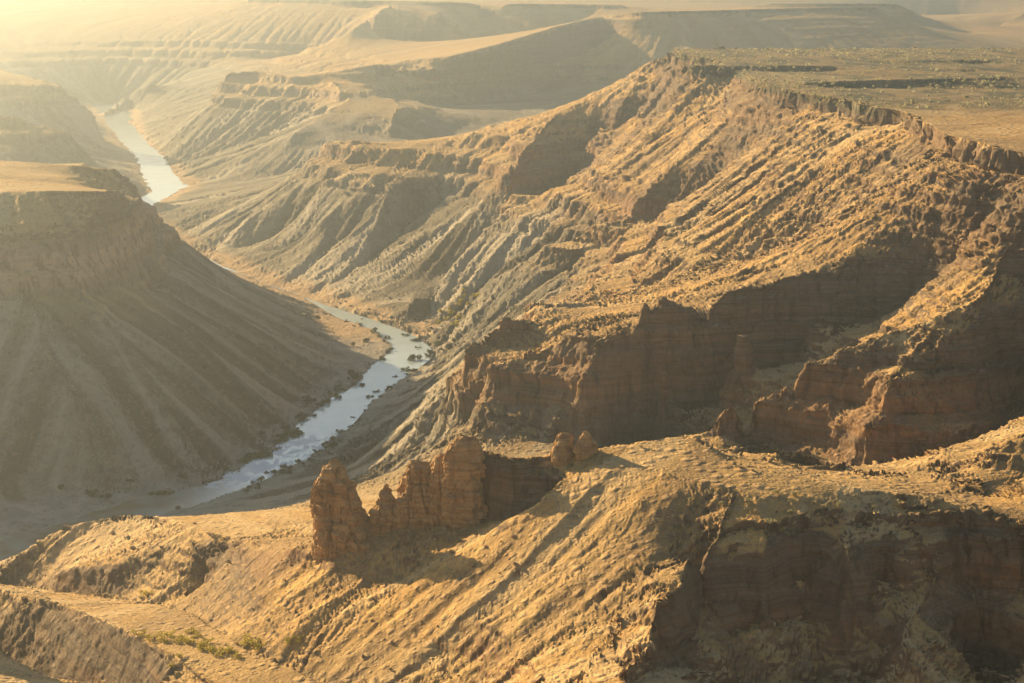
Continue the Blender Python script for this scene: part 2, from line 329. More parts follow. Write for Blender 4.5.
for it in range(EROSION_STEPS):
    best = np.zeros(he.shape); rc = ids.copy(); dist = np.ones(he.shape)
    pad = np.pad(he, 1, mode='constant', constant_values=1e9); pid = np.pad(ids, 1)
    for a_, b_ in NB:
        hn = pad[1 + a_:ER + 1 + a_, 1 + b_:EC + 1 + b_]
        dd = ye * math.hypot(1, 0) * np.sqrt((a_ * dw_e) ** 2 + (b_ * du_e + 0 * ye) ** 2 + 2 * a_ * dw_e * b_ * du_e * ue[None, :] + (a_ * dw_e * ue[None, :]) ** 2)
        sl_ = (he - hn) / dd * (0.55 + 0.9 * rng.random(he.shape))
        k = (sl_ > best) & (hn < 1e8)
        best = np.where(k, sl_, best); rc = np.where(k, pid[1 + a_:ER + 1 + a_, 1 + b_:EC + 1 + b_], rc); dist = np.where(k, dd, dist)
    rcf = rc.ravel(); lev = (rcf != np.arange(N)).astype(np.int32); ptr = rcf.copy()
    for _ in range(13): lev = lev + lev[ptr]; ptr = ptr[ptr]
    order = np.argsort(lev, kind='stable'); cuts = np.searchsorted(lev[order], np.arange(lev.max() + 2))
    A = rain.ravel().copy()
    for L in range(lev.max(), 0, -1):
        q = order[cuts[L]:cuts[L + 1]]; np.add.at(A, rcf[q], A[q])
    Fk = (EROSION_K * kfac * np.sqrt(np.minimum(A, 60000.0)) / dist.ravel() * hard_e.ravel())
    hf = he.ravel().copy()
    for L in range(1, lev.max() + 1):
        q = order[cuts[L]:cuts[L + 1]]; hf[q] = (hf[q] + Fk[q] * hf[rcf[q]]) / (1 + Fk[q])
    he = hf.reshape(he.shape)
    p = np.pad(he, 1, mode='edge'); av = 0.25 * (p[1:-1, :-2] + p[1:-1, 2:] + p[:-2, 1:-1] + p[2:, 1:-1])
    he += dif * (av - he) * hard_e
    if it % 2 == 0:
        p = np.pad(he, 1, mode='edge'); av = 0.25 * (p[1:-1, :-2] + p[1:-1, 2:] + p[:-2, 1:-1] + p[2:, 1:-1]); he += dif * (av - he) * hard_e
cut = np.minimum(he - h0e, 6.0); cut = -38 * np.tanh(np.maximum(-cut, 0) / 38) + np.maximum(cut, 0)
edge = (1 - .6 * ss(math.log(5200.0), math.log(6500.0), we))[:, None] * ss(0.40, 0.36, -ue)[None, :] * ss(0.29, 0.275, ue)[None, :] * ss(we[0], we[0] + .05, we)[:, None] * ss(we[-1], we[-1] - .06, we)[:, None]
inside = ((uu > ue[0]) & (uu < ue[-1]))[None, :] & ((ww > we[0]) & (ww < we[-1]))[:, None]
h = h + (bil((cut * edge).astype(F32), ue, we, uu, ww) * inside).astype(F32)
del xe, ye, pad, pid
print('water', round(time.time() - T0, 1), float(cut.min()), float(cut.mean()))
smooth_h = h.copy()
gx, gy = grad(h); slope0 = np.sqrt(gx * gx + gy * gy).astype(F32)
h = add_streaks(h, 60.0, 9, 3.0, (0.3 + 0.7 * ss(1200, 1800, Y)) * far * ss(9000, 5000, Y), 2)
# bedding: ledges and cliffs at fixed heights, the same over the whole canyon
bounds = [-170.0]; hard = []
rs = random.Random(5)
while bounds[-1] > -470:
    zc = bounds[-1]
    if zc > -171: t, k = 30, 0.92
    elif zc > -318: t, k = rs.uniform(7, 17), rs.uniform(.35, .85)
    elif zc > -392: t, k = rs.uniform(24, 36), rs.uniform(.85, .93)
    else: t, k = rs.uniform(8, 16), rs.uniform(.2, .5)
    bounds.append(zc - t); hard.append(k)
zi, zo = [50.0, -170.0], [50.0, -170.0]
for b0, b1, k in zip(bounds[:-1], bounds[1:], hard):
    t = b0 - b1
    if b0 > -171:                                      # cap rock: sheer from the rim down
        f = 0.45 - 0.33 * k; zi += [b0 - t * f * 0.999, b1]; zo += [b0 - t * (f + (0.86 - f) * k), b1]
    else:                                              # ledge, cliff, ledge
        w_ = 0.36 * k; zi += [b0 - t * (0.5 - 0.5 * (1 - 2 * w_)), b0 - t * (0.5 + 0.5 * (1 - 2 * w_)), b1]; zo += [b0 - t * w_ * (1 - .8 * k), b0 - t * (1 - w_ * (1 - .8 * k)), b1]
zi += [-700]; zo += [-700]
zi = np.array(zi[::-1]); zo = np.array(zo[::-1])
def bedding(h, mask, warp):
    return h + (np.interp(h + warp, zi, zo).astype(F32) - h - warp) * mask
gx, gy = grad(h); g = np.sqrt(gx * gx + gy * gy)
warp = par(lambda a, b: 5 * n2(a / 260, b / 260) + 2.0 * fbm2(a / 45, b / 45, 3), NR, X, Y).astype(F32)
capv = 1 - (1 - (0.55 + 0.45 * ss(-.35, .35, par(lambda a, b: n2(a / 105, b / 105) + .4 * n2(a / 40, b / 40), NR, X, Y)))) * ss(-212, -200, h)
h = bedding(h, capv * rock * sed * ss(0.10, 0.35, g) * (0.9 - 0.4 * ss(1700, 2100, Y) * ss(-203, -210, h) * ss(-322, -315, h)), warp)
debris = (streaks(smooth_h, 16.0, 22, 8) * ss(4200, 2600, Y) + 0.8 * streaks(smooth_h, 45.0, 14, 9)).astype(F32)
h = add_streaks(h, 25.0, 12, (1.3 + 1.3 * ss(1600, 2200, Y)) * ss(6000, 4000, Y), 1.0, 3)
h = add_streaks(h, 9.0, 22, 0.7, 1.0, 4)
h = add_gully(h, 15.0, 0.7, rock * ss(1350, 1600, Y))
gx, gy = grad(h); g = np.sqrt(gx * gx + gy * gy)
h = h + par(lambda a, b: 0.8 * fbm2(a / 22, b / 22, 5), NR, X, Y) * (0.35 + 0.65 * rock) * (0.25 + 0.75 * ss(0.1, 0.5, g)) * ss(-549, -535, h)
h = h + par(lambda a, b: 1.5 * fbm2(a / 38, b / 38, 4), NR, X, Y) * ss(-536, -544, h) * ss(1500, 1800, Y)
print('detail', round(time.time() - T0, 1))
from mathutils import Vector
# ------------------------------------------------------------------ rows re-spaced along each column so that cliffs get as many points as flats
NV = int(1900 * QUAL)
spacing = np.abs(np.diff(h, axis=0)) / Y[1:] * 1.0 + (0.12 * np.diff(ww)[:, None].astype(F32))
wfac = np.where((ww[1:] < wa) | (ww[1:] > wb), 0.12, 1.0).astype(F32)[:, None]
spacing *= wfac
def boxu(a, r):
    c = np.cumsum(np.pad(a, ((0, 0), (r + 1, r)), mode='edge'), axis=1, dtype=np.float64); return ((c[:, 2 * r + 1:] - c[:, :-2 * r - 1]) / (2 * r + 1)).astype(F32)
for _ in range(3): spacing = boxu(spacing, 22)
S = np.concatenate([np.zeros((1, NC), F32), np.cumsum(spacing, axis=0, dtype=np.float64).astype(F32)])
tq = np.linspace(0, 1, NV)
wv = np.empty((NV, NC)); hv = np.empty((NV, NC)); dv = np.empty((NV, NC)); sv = np.empty((NV, NC)); kv = np.empty((NV, NC))
for j in range(NC):
    wv[:, j] = np.interp(tq * S[-1, j], S[:, j], ww); hv[:, j] = np.interp(wv[:, j], ww, h[:, j]); dv[:, j] = np.interp(wv[:, j], ww, debris[:, j]); sv[:, j] = np.interp(wv[:, j], ww, slope0[:, j]); kv[:, j] = np.interp(wv[:, j], ww, rock[:, j])
yv = np.exp(wv).astype(F32); xv = (yv * uu[None, :]).astype(F32); hv = hv.astype(F32)
V = np.stack([xv, yv, hv + F32(CAMZ)], -1)
def normals(V):
    a = np.gradient(V, axis=1); b = np.gradient(V, axis=0)
    n = np.cross(a, b); n /= np.linalg.norm(n, axis=-1, keepdims=True) + 1e-9
    return n
# broken rock: faces pushed in and out along their normals (buttresses, joints, blocks), rubble on the gentler ground
def cells(x, y, z_, sx, sz, seed):
    """fractured rock: every block between joints and bedding planes stands a little in or out"""
    wx = n3(x / (sx * 2.2) + seed, y / (sx * 2.2), z_ / (sz * 2.5)) * .55; wz = n3(x / (sx * 4) + seed, y / (sx * 4), z_ / (sz * 4) + 5) * .5
    a = (x * .82 + y * .57) / sx + wx + seed; b = (y * .82 - x * .57) / sx - wx * .8; c = z_ / sz + wz
    k = np.floor(c).astype(np.int32); i = np.floor(a + .37 * (k & 3)).astype(np.int32); j = np.floor(b + .53 * (k & 1)).astype(np.int32)
    return LAT3[((k & 63) << 12) + ((j & 63) << 6) + (i & 63)]
def roughen(Vr, Nr, Kr):
    sh = Vr.shape[:2]; x, y, z_ = (np.ascontiguousarray(Vr[..., i]) for i in range(3)); st = ss(0.80, 0.52, Nr[..., 2]); d_ = F32(1)
    nearf = ss(6500, 2500, y)
    a = n3(x / 34, y / 34, z_ / 60) * 3.6 + n3(x / 13, y / 13, z_ / 30) * 1.9 - np.clip(0.14 - np.abs(n3(x / 16 + 7, y / 16, z_ / 90)), 0, 1) * 16
    b = n3(x / 9, y / 9, z_ / 3.0) * 0.9 + n3(x / 5, y / 5, z_ / 5) * 0.7
    bumps = n3(x / 4.2, y / 4.2, z_ / 4.2) * 0.55 + np.clip(n3(x / 6.5 + 3, y / 6.5, z_ / 6.5) - 0.38, 0, 1) * 2.6
    rim_ = ss(40, 12, np.abs(z_ - 376.0)) * 2.0
    flat_ = 0.25 + 0.75 * ss(0.99, 0.93, Nr[..., 2])
    dsp = st * (0.25 + 0.75 * Kr) * (n3(x / 75, y / 75, z_ / 120) * 6.0 + a * (1 + rim_) + b * 1.2 + cells(x, y, z_, 10.0, 9.0, 0.3) * 1.9 + cells(x, y, z_, 4.2, 3.6, 7.7) * 0.8 + n3(x / 160, y / 160, z_ / 2.4) * 1.1 + n3(x / 220, y / 220, z_ / 7.0) * 2.0) + bumps * flat_ * (0.3 + 0.7 * Kr) * ss(4500, 1800, y) * ss(4, 14, z_) * (1 - 0.6 * st)
    return Vr + Nr * (dsp * ss(700, 900, y))[..., None].astype(F32)
Nv = normals(V).astype(F32); Nv[..., :] *= np.sign(Nv[..., 2:3] + 1e-9)
V = par(roughen, NV, V, Nv, kv.astype(F32)); del Nv
print('resampled', round(time.time() - T0, 1))


def grid_quads(r, c):
    idx = np.arange(r * c, dtype=np.int32).reshape(r, c)
    return np.stack([idx[:-1, :-1], idx[:-1, 1:], idx[1:, 1:], idx[1:, :-1]], -1).reshape(-1, 4)
def fast_mesh(name, co, q, mat, attr=None, attr2=None, kind='structure', smooth=True):
    used = np.zeros(len(co), bool); used[q.ravel()] = True
    remap = np.cumsum(used, dtype=np.int64) - 1; co = co[used]; q = remap[q].astype(np.int32)
    me = bpy.data.meshes.new(name)
    me.vertices.add(len(co)); me.vertices.foreach_set('co', np.ascontiguousarray(co, F32).ravel())
    me.loops.add(q.size); me.loops.foreach_set('vertex_index', q.ravel())
    me.polygons.add(len(q)); me.polygons.foreach_set('loop_start', np.arange(0, q.size, q.shape[1], dtype=np.int32)); me.polygons.foreach_set('loop_total', np.full(len(q), q.shape[1], np.int32))
    me.polygons.foreach_set('use_smooth', np.full(len(q), smooth))
    if attr is not None:
        at_ = me.attributes.new('debris', 'FLOAT', 'POINT'); at_.data.foreach_set('value', np.ascontiguousarray(attr[used], F32))
        at_ = me.attributes.new('slope', 'FLOAT', 'POINT'); at_.data.foreach_set('value', np.ascontiguousarray(attr2[used], F32))
    me.update(); me.materials.append(mat)
    o = bpy.data.objects.new(name, me); bpy.context.scene.collection.objects.link(o)
    if kind: o['kind'] = kind
    return o
sc = bpy.context.scene

class Mat:
    """small helper to wire shader nodes"""
    def __init__(s, name, rough=0.9, spec=0.2):
        s.m = bpy.data.materials.new(name); s.m.use_nodes = True; s.t = s.m.node_tree; s.b = s.t.nodes['Principled BSDF']
        s.b.inputs['Roughness'].default_value = rough; s.b.inputs['Specular IOR Level'].default_value = spec
    def n(s, kind, **kw):
        o = s.t.nodes.new(kind)
        for k, v in kw.items(): setattr(o, k, v)
        return o
    def link(s, a, b): s.t.links.new(a, b)
    def put(s, sock, v):
        if hasattr(v, 'is_output'): s.link(v, sock)
        elif isinstance(v, (int, float)) or not hasattr(sock, 'type') or sock.type != 'RGBA': sock.default_value = v
        else: sock.default_value = (*v, 1) if len(v) == 3 else v
    def math(s, op, a, b=0.0, c=0.0, clamp=False):
        o = s.n('ShaderNodeMath', operation=op, use_clamp=clamp)
        for i, v in enumerate((a, b, c)): s.put(o.inputs[i], v)
        return o.outputs[0]
    def ramp(s, v, lo, hi, a=0.0, b=1.0):
        o = s.n('ShaderNodeMapRange', interpolation_type='SMOOTHSTEP')
        for i, x in enumerate((v, lo, hi, a, b)): s.put(o.inputs[i], x)
        return o.outputs[0]
    def noise(s, vec, scale, detail=4, rough=0.55, dist=0.0, dim='3D'):
        o = s.n('ShaderNodeTexNoise', noise_dimensions=dim)
        if vec is not None: s.link(vec, o.inputs['Vector'])
        o.inputs['Scale'].default_value = scale; o.inputs['Detail'].default_value = detail; o.inputs['Roughness'].default_value = rough; o.inputs['Distortion'].default_value = dist
        return o.outputs['Fac']
    def mapping(s, vec, scale):
        o = s.n('ShaderNodeMapping'); s.link(vec, o.inputs['Vector']); o.inputs['Scale'].default_value = scale; return o.outputs[0]
    def mix(s, f, a, b, blend='MIX'):
        o = s.n('ShaderNodeMix', data_type='RGBA', blend_type=blend)
        s.put(o.inputs['Factor'], f); s.put(o.inputs[6], a); s.put(o.inputs[7], b); return o.outputs[2]
    def bump(s, hgt, strength, dist, normal=None):
        o = s.n('ShaderNodeBump'); o.inputs['Strength'].default_value = strength; o.inputs['Distance'].default_value = dist; s.link(hgt, o.inputs['Height'])
        if normal: s.link(normal, o.inputs['Normal'])
        return o.outputs[0]
M = Mat('canyon_rock', .92, .15)
geo = M.n('ShaderNodeNewGeometry'); pos = geo.outputs['Position']
sep = M.n('ShaderNodeSeparateXYZ'); M.link(pos, sep.inputs[0]); zz = sep.outputs['Z']
sn = M.n('ShaderNodeSeparateXYZ'); M.link(geo.outputs['Normal'], sn.inputs[0]); up = sn.outputs['Z']
big = M.noise(pos, 0.006, 2); med = M.noise(pos, 0.035, 4, .6); fine = M.noise(pos, 0.25, 4, .7)
bedv = M.mapping(pos, (0.004, 0.004, 0.16)); bed = M.noise(bedv, 1.0, 3, .65, .4)
bedv2 = M.mapping(pos, (0.02, 0.02, 0.75)); bed2 = M.noise(bedv2, 1.0, 3, .6, .2)
deb = M.n('ShaderNodeAttribute', attribute_name='debris').outputs['Fac']
vert = M.noise(M.mapping(pos, (0.12, 0.12, 0.012)), 1.0, 3, .6)
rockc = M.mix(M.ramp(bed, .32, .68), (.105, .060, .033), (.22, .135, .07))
thick = M.noise(M.mapping(pos, (.003, .003, .045)), 1.0, 2, .5, .3)
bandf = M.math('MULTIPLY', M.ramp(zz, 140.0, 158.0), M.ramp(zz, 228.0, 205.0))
rockc = M.mix(M.math('MULTIPLY', bandf, M.ramp(med, .3, .6, .35, .8)), rockc, M.mix(M.ramp(bed, .3, .7), (.21, .098, .040), (.35, .185, .08)))
rockc = M.mix(M.math('MULTIPLY', bandf, M.ramp(sep.outputs['X'], -250.0, -420.0, 0, .85)), rockc, M.mix(M.ramp(vert, .4, .65), (.50, .34, .23), (.36, .23, .15)))  # cliff band on the left painted paler, standing in for haze glow
rockc = M.mix(M.ramp(thick, .45, .6, 0, .55), rockc, (.095, .085, .068))
rockc = M.mix(M.ramp(bed2, .40, .62), rockc, M.mix(.4, rockc, (.28, .20, .12)))
rockc = M.mix(M.ramp(vert, .48, .68, 0, .7), rockc, (.075, .042, .026))
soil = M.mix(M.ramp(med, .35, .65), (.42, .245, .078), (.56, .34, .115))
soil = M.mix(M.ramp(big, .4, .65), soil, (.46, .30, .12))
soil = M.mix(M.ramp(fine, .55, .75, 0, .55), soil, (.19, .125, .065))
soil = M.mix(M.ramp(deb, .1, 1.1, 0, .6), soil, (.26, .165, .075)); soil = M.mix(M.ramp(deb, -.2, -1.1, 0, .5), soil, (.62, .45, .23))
slp = M.n('ShaderNodeAttribute', attribute_name='slope').outputs['Fac']
spk = M.noise(pos, 0.42, 3, .7); soil = M.mix(M.ramp(spk, .56, .66, 0, .6), soil, (.15, .10, .05)); soil = M.mix(M.ramp(spk, .42, .33, 0, .45), soil, (.66, .50, .28))
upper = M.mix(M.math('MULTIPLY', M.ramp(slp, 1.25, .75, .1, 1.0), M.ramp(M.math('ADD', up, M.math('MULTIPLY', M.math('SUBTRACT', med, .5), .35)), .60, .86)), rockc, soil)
# lower canyon: dark schist and grey scree
low = M.mix(M.ramp(med, .35, .65), (.13, .125, .095), (.25, .225, .17))
low = M.mix(M.ramp(fine, .5, .72, 0, .6), low, (.10, .09, .065))
low = M.mix(M.ramp(spk, .54, .64, 0, .6), low, (.06, .055, .04)); low = M.mix(M.ramp(spk, .42, .34, 0, .5), low, (.36, .31, .22))
low = M.mix(M.ramp(deb, .0, .9, 0, .85), low, (.055, .052, .038)); low = M.mix(M.ramp(deb, -.1, -1.0, 0, .85), low, (.40, .35, .26))
lowf = M.math('MULTIPLY', M.ramp(M.math('ADD', zz, M.math('MULTIPLY', M.math('SUBTRACT', big, .5), 90.0)), 185.0, 115.0), M.ramp(sep.outputs['Y'], 1500.0, 1900.0))
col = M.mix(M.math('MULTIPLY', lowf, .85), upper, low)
# gravel and sand by the river
sand = M.mix(M.ramp(med, .4, .6), (.30, .26, .20), (.42, .36, .28))
sand = M.mix(M.ramp(fine, .52, .68, 0, .7), sand, (.17, .16, .135))
sand = M.mix(M.math('MULTIPLY', M.ramp(sep.outputs['Y'], 2800.0, 2950.0), .8), sand, (.50, .31, .14))
sandf = M.math('MULTIPLY', M.ramp(M.math('ADD', zz, M.math('MULTIPLY', M.math('SUBTRACT', med, .5), 10.0)), 13.0, 6.0), M.ramp(up, .80, .93))
col = M.mix(sandf, col, sand)
# grey green brush on the plateau top
brush = M.ramp(M.noise(M.mapping(pos, (.03, .008, .03)), 1.0, 5, .7), .45, .6)
platf = M.math('MULTIPLY', M.ramp(zz, 366.0, 372.0), M.ramp(sep.outputs['Y'], 2050.0, 2500.0))
M.link(col, M.b.inputs['Base Color'])
def rubble(scale, seed):
    vz = M.n('ShaderNodeTexVoronoi', feature='F1'); M.link(pos, vz.inputs['Vector']); vz.inputs['Scale'].default_value = scale; vz.inputs['Randomness'].default_value = 1.0
    hs_ = M.n('ShaderNodeSeparateColor'); M.link(vz.outputs['Color'], hs_.inputs[0])
    return M.math('MAXIMUM', 0.0, M.math('SUBTRACT', M.math('MULTIPLY', hs_.outputs[0], .62), vz.outputs['Distance'])), hs_.outputs[1]
r1, c1 = rubble(.13, 0); r2, c2 = rubble(.36, 1)
rub = M.math('MULTIPLY', M.math('ADD', M.math('MULTIPLY', r1, 4.2), M.math('MULTIPLY', r2, 1.5)), M.ramp(up, .45, .75))
stone = M.ramp(M.math('ADD', r1, M.math('MULTIPLY', r2, .7)), .02, .16)
col = M.mix(M.math('MULTIPLY', M.math('MULTIPLY', stone, M.ramp(up, .6, .8)), .4), col, M.mix(c1, (.14, .095, .06), (.46, .33, .2)))
col = M.mix(M.math('MULTIPLY', M.math('MULTIPLY', platf, M.math('ADD', .55, M.math('MULTIPLY', brush, .45))), .93), col, (.05, .06, .035))
M.link(col, M.b.inputs['Base Color'])
nb = M.bump(rub, .9, 1.0)
nb = M.bump(med, .6, 4.0, nb); nb = M.bump(fine, .8, 1.3, nb); M.link(nb, M.b.inputs['Normal'])
m = M.m

Q = grid_quads(NV, NC)
cen = V.reshape(-1, 3)[Q[:, 0]]
qx, qy, qz = cen[:, 0], cen[:, 1], cen[:, 2]
reg = np.zeros(len(Q), np.int8)                                            # 0 canyon slopes
reg[(qz < 16) & (qy > 1500)] = 1                                            # river banks
reg[(qy > 5300)] = 2                                                        # far hills
reg[(qz > 366) & (qx > 230) & (qy > 1200) & (qy < 4300)] = 3                # plateau
reg[(qy < 1380 - 0.25 * qx) & (qx < 420)] = np.where(reg[(qy < 1380 - 0.25 * qx) & (qx < 420)] == 0, 4, reg[(qy < 1380 - 0.25 * qx) & (qx < 420)])
for k, nm in enumerate(('canyon_slopes', 'river_bank', 'far_hills', 'plateau', 'foreground_ridge')):
    fast_mesh(nm, V.reshape(-1, 3), Q[reg == k], m, dv.ravel(), sv.ravel())

# ------------------------------------------------------------------ river
WM = Mat('river_water', .12, .5)
wpos = WM.n('ShaderNodeNewGeometry').outputs['Position']; wsx = WM.n('ShaderNodeSeparateXYZ'); WM.link(wpos, wsx.inputs[0])
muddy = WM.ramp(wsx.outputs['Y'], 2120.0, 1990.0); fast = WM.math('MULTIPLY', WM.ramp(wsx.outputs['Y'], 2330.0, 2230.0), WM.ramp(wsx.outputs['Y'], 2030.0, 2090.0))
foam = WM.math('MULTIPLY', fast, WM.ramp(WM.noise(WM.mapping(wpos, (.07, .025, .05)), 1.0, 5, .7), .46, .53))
wc = WM.mix(muddy, (.60, .69, .64), (.26, .19, .10)); wc = WM.mix(WM.ramp(WM.noise(wpos, .02, 3), .4, .65, 0, .45), wc, (.45, .53, .50))  # pale base colour paints in the reflected sky; the brown is muddy water
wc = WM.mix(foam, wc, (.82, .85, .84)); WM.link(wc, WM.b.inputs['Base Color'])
WM.b.inputs['IOR'].default_value = 1.8
WM.link(WM.math('ADD', .12, WM.math('MULTIPLY', foam, .5)), WM.b.inputs['Roughness'])
WM.link(WM.bump(WM.noise(wpos, .35, 4, .6), .25, .4), WM.b.inputs['Normal'])
def smooth_line(pts, n):
    pts = np.array(pts)[:, :2]; d = np.concatenate([[0], np.cumsum(np.linalg.norm(np.diff(pts, axis=0), axis=1))])
    q = np.linspace(0, d[-1], n); o = np.stack([np.interp(q, d, pts[:, i]) for i in (0, 1)], 1)
    for _ in range(6): o[1:-1] = 0.25 * o[:-2] + 0.5 * o[1:-1] + 0.25 * o[2:]
    return o
ra, rb = smooth_line(rl, 420), smooth_line(rr, 420)
mid = (ra + rb) / 2; wd = np.maximum(np.linalg.norm(rb - ra, axis=1, keepdims=True), 6.0); nrm = (rb - ra) / np.linalg.norm(rb - ra, axis=1, keepdims=True)
ac = [mid + nrm * wd * f for f in (-.95, -.48, 0.0, .48, .95)]
rv = np.stack([np.concatenate([a_, np.full((420, 1), .8)], 1) for a_ in ac], 1).astype(F32)
fast_mesh('river', rv.reshape(-1, 3), grid_quads(420, 5), WM.m)

# ------------------------------------------------------------------ where things stand: the ground seen at a picture position
Vf = V.reshape(-1, 3); rel = Vf - np.array([0, 0, CAMZ], F32)
zc = rel[:, 1] * cp - rel[:, 2] * sp; ppx = CX + F * rel[:, 0] / zc; ppy = CY - F * (rel[:, 1] * sp + rel[:, 2] * cp) / zc
kk = (ppx > -10) & (ppx < 1034) & (ppy > -10) & (ppy < 693); ii = np.nonzero(kk)[0]; ii = ii[np.argsort(-zc[ii])]
ZB = np.full((352, 522), -1, np.int64); ZB[((ppy[ii] + 10) / 2).astype(int), ((ppx[ii] + 10) / 2).astype(int)] = ii
def ground(x, y):
    r, c = int((y + 10) / 2), int((x + 10) / 2)
    for k in range(4):
        b_ = ZB[max(0, r - k):r + k + 1, max(0, c - k):c + k + 1].ravel(); b_ = b_[b_ >= 0]
        if len(b_): i = b_[np.argmin(zc[b_])]; return Vector(Vf[i].tolist()), float(zc[i])
    return None, None
def tag(o, label=None, cat=None, group=None, kind=None):
    for k_, v_ in (('label', label), ('category', cat), ('group', group), ('kind', kind)):
        if v_: o[k_] = v_
    return o
def link(o): sc.collection.objects.link(o); return o
def mesh_obj(name, vs, fs, mat, parent=None, smooth=False):
    me = bpy.data.meshes.new(name); me.from_pydata([tuple(v) for v in vs], [], fs); me.materials.append(mat)
    if smooth: me.polygons.foreach_set('use_smooth', np.ones(len(fs), bool))
    me.update(); o = link(bpy.data.objects.new(name, me)); o.parent = parent; return o
def n3v(p, s, off=0.0): return n3((p[:, 0] / s + off).astype(F32), (p[:, 1] / s + off * 1.7).astype(F32), (p[:, 2] / s - off).astype(F32))

# ------------------------------------------------------------------ rock towers on the ridge
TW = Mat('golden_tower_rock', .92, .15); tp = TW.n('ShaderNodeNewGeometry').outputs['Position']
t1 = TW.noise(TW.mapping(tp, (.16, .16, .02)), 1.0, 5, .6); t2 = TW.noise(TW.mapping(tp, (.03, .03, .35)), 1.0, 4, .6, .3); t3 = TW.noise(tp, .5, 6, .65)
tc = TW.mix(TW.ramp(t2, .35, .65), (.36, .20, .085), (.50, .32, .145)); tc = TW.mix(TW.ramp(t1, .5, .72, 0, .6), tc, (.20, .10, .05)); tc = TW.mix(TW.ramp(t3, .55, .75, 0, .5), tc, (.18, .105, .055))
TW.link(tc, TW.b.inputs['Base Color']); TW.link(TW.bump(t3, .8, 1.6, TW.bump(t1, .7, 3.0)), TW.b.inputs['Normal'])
def tower(label, group, pts, dist_z, depth, seed, sq=2.6, flute=1.0, top_round=0.35, name='rock_tower', mat=None, nu=200, nv=170, back=0.75):
    """pts: (height px, left px, right px) outline seen from the camera, bottom to top; dist_z: height of the foot relative to the camera"""
    y0, l0, r0 = pts[0]
    gp_, _ = ground((l0 + r0) / 2, y0); base = gp_ - Vector((0, 0, CAMZ)); print(label[:30], 'planned', round(dist_z), 'ground', round(base.z), round(at((l0 + r0) / 2, y0, dist_z)[1]), round(base.y)); base.x = at((l0 + r0) / 2, y0, base.z)[0]; d = base.y; k = d / F / (cp + 0.0)
    base.y += depth * (r0 - l0) / 2 * k * back
    hs = np.array([(y0 - p[0]) * k * 1.02 for p in pts]); ls = np.array([(p[1] - (l0 + r0) / 2) * k for p in pts]); rs_ = np.array([(p[2] - (l0 + r0) / 2) * k for p in pts])
    H = hs[-1]; sink = 0.35 * H
    t = np.linspace(-sink, H, nv); L = np.interp(t, hs, ls); Rr = np.interp(t, hs, rs_)
    for _ in range(2): L[1:-1] = .25 * L[:-2] + .5 * L[1:-1] + .25 * L[2:]; Rr[1:-1] = .25 * Rr[:-2] + .5 * Rr[1:-1] + .25 * Rr[2:]
    L = np.where(t < 0, L * (1 + .5 * t / H), L); Rr = np.where(t < 0, Rr * (1 + .5 * t / H), Rr)
    a = np.linspace(0, 2 * math.pi, nu, endpoint=False)
    ca, sa = np.cos(a), np.sin(a); e = 2 / sq
    ux = np.sign(ca) * np.abs(ca) ** e; uy = np.sign(sa) * np.abs(sa) ** e
    wv_ = (Rr - L) / 2; cx0 = (Rr + L) / 2
    cap = np.clip((H - t) / (top_round * H), 0, 1); cap = np.sqrt(1 - (1 - cap) ** 2) * 0.75 + 0.25
    cap = np.where(t > H * 0.995, 0.12, cap)
    p = np.stack([cx0[:, None] + wv_[:, None] * ux[None, :], depth * (wv_ * cap)[:, None] * uy[None, :] , t[:, None] + 0 * ux[None, :]], -1).reshape(-1, 3)
    nrm_ = np.stack([np.tile(ux, nv), np.tile(uy, nv), np.zeros(nu * nv)], -1); nrm_ /= np.linalg.norm(nrm_, axis=1, keepdims=True) + 1e-6
    q = p.copy(); q[:, 2] *= 0.28
    w_ = n3v(q, 11.0, seed) * 3.2 + n3v(q, 5.0, seed + 3) * 1.8
    crack = -np.clip(0.16 - np.abs(n3v(q, 7.5, seed + 9)), 0, 1) * 16.0
    bedd = n3v(p * np.array([.15, .15, 1.0]), 2.6, seed + 5) * 0.35 + n3v(p * np.array([.1, .1, 1.0]), 7.0, seed + 6) * 0.6
    rough = n3v(p, 4.0, seed + 7) * 1.3 + n3v(p, 1.6, seed + 8) * 0.8
    cs_ = tuple(p[:, i].astype(F32) + F32(seed * 31.0) for i in range(3)); cl_ = cells(*cs_, 8.0, 9.0, seed) * 2.3 + cells(*cs_, 3.6, 3.4, seed + 2) * 1.1
    topf = np.clip((H - p[:, 2]) / (0.12 * H), 0.25, 1)
    p = p + nrm_ * ((w_ + crack) * flute + bedd + rough * .6 + cl_)[:, None] * topf[:, None] * min(1.0, (rs_[0] - ls[0]) / 30.0)
    p[:, 2] += (n3v(p, 5.0, seed + 11) * 1.2 + n3v(p, 2.0, seed + 12) * .6) * (p[:, 2] > 0.6 * H)
    fs = [(i * nu + j, i * nu + (j + 1) % nu, (i + 1) * nu + (j + 1) % nu, (i + 1) * nu + j) for i in range(nv - 1) for j in range(nu)]
    ctop = len(p); p = np.concatenate([p, [[float(cx0[-1]), 0, float(H) + 0.3]]]); fs += [((nv - 1) * nu + j, (nv - 1) * nu + (j + 1) % nu, ctop) for j in range(nu)]
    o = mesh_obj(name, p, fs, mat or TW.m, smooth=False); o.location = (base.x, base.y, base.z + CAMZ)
    return tag(o, label, 'rock tower', group)
GR = 'weathered rock towers on the bench ridge'
tower('tall orange rock tower standing alone at the left end of the ridge', GR, [(546,308,384),(536,309,378),(524,309,368),(510,309,363),(495,310,359),(484,314,353),(474,320,348),(466,326,343),(461,330,338)], -368, .75, 1.3, top_round=.3)
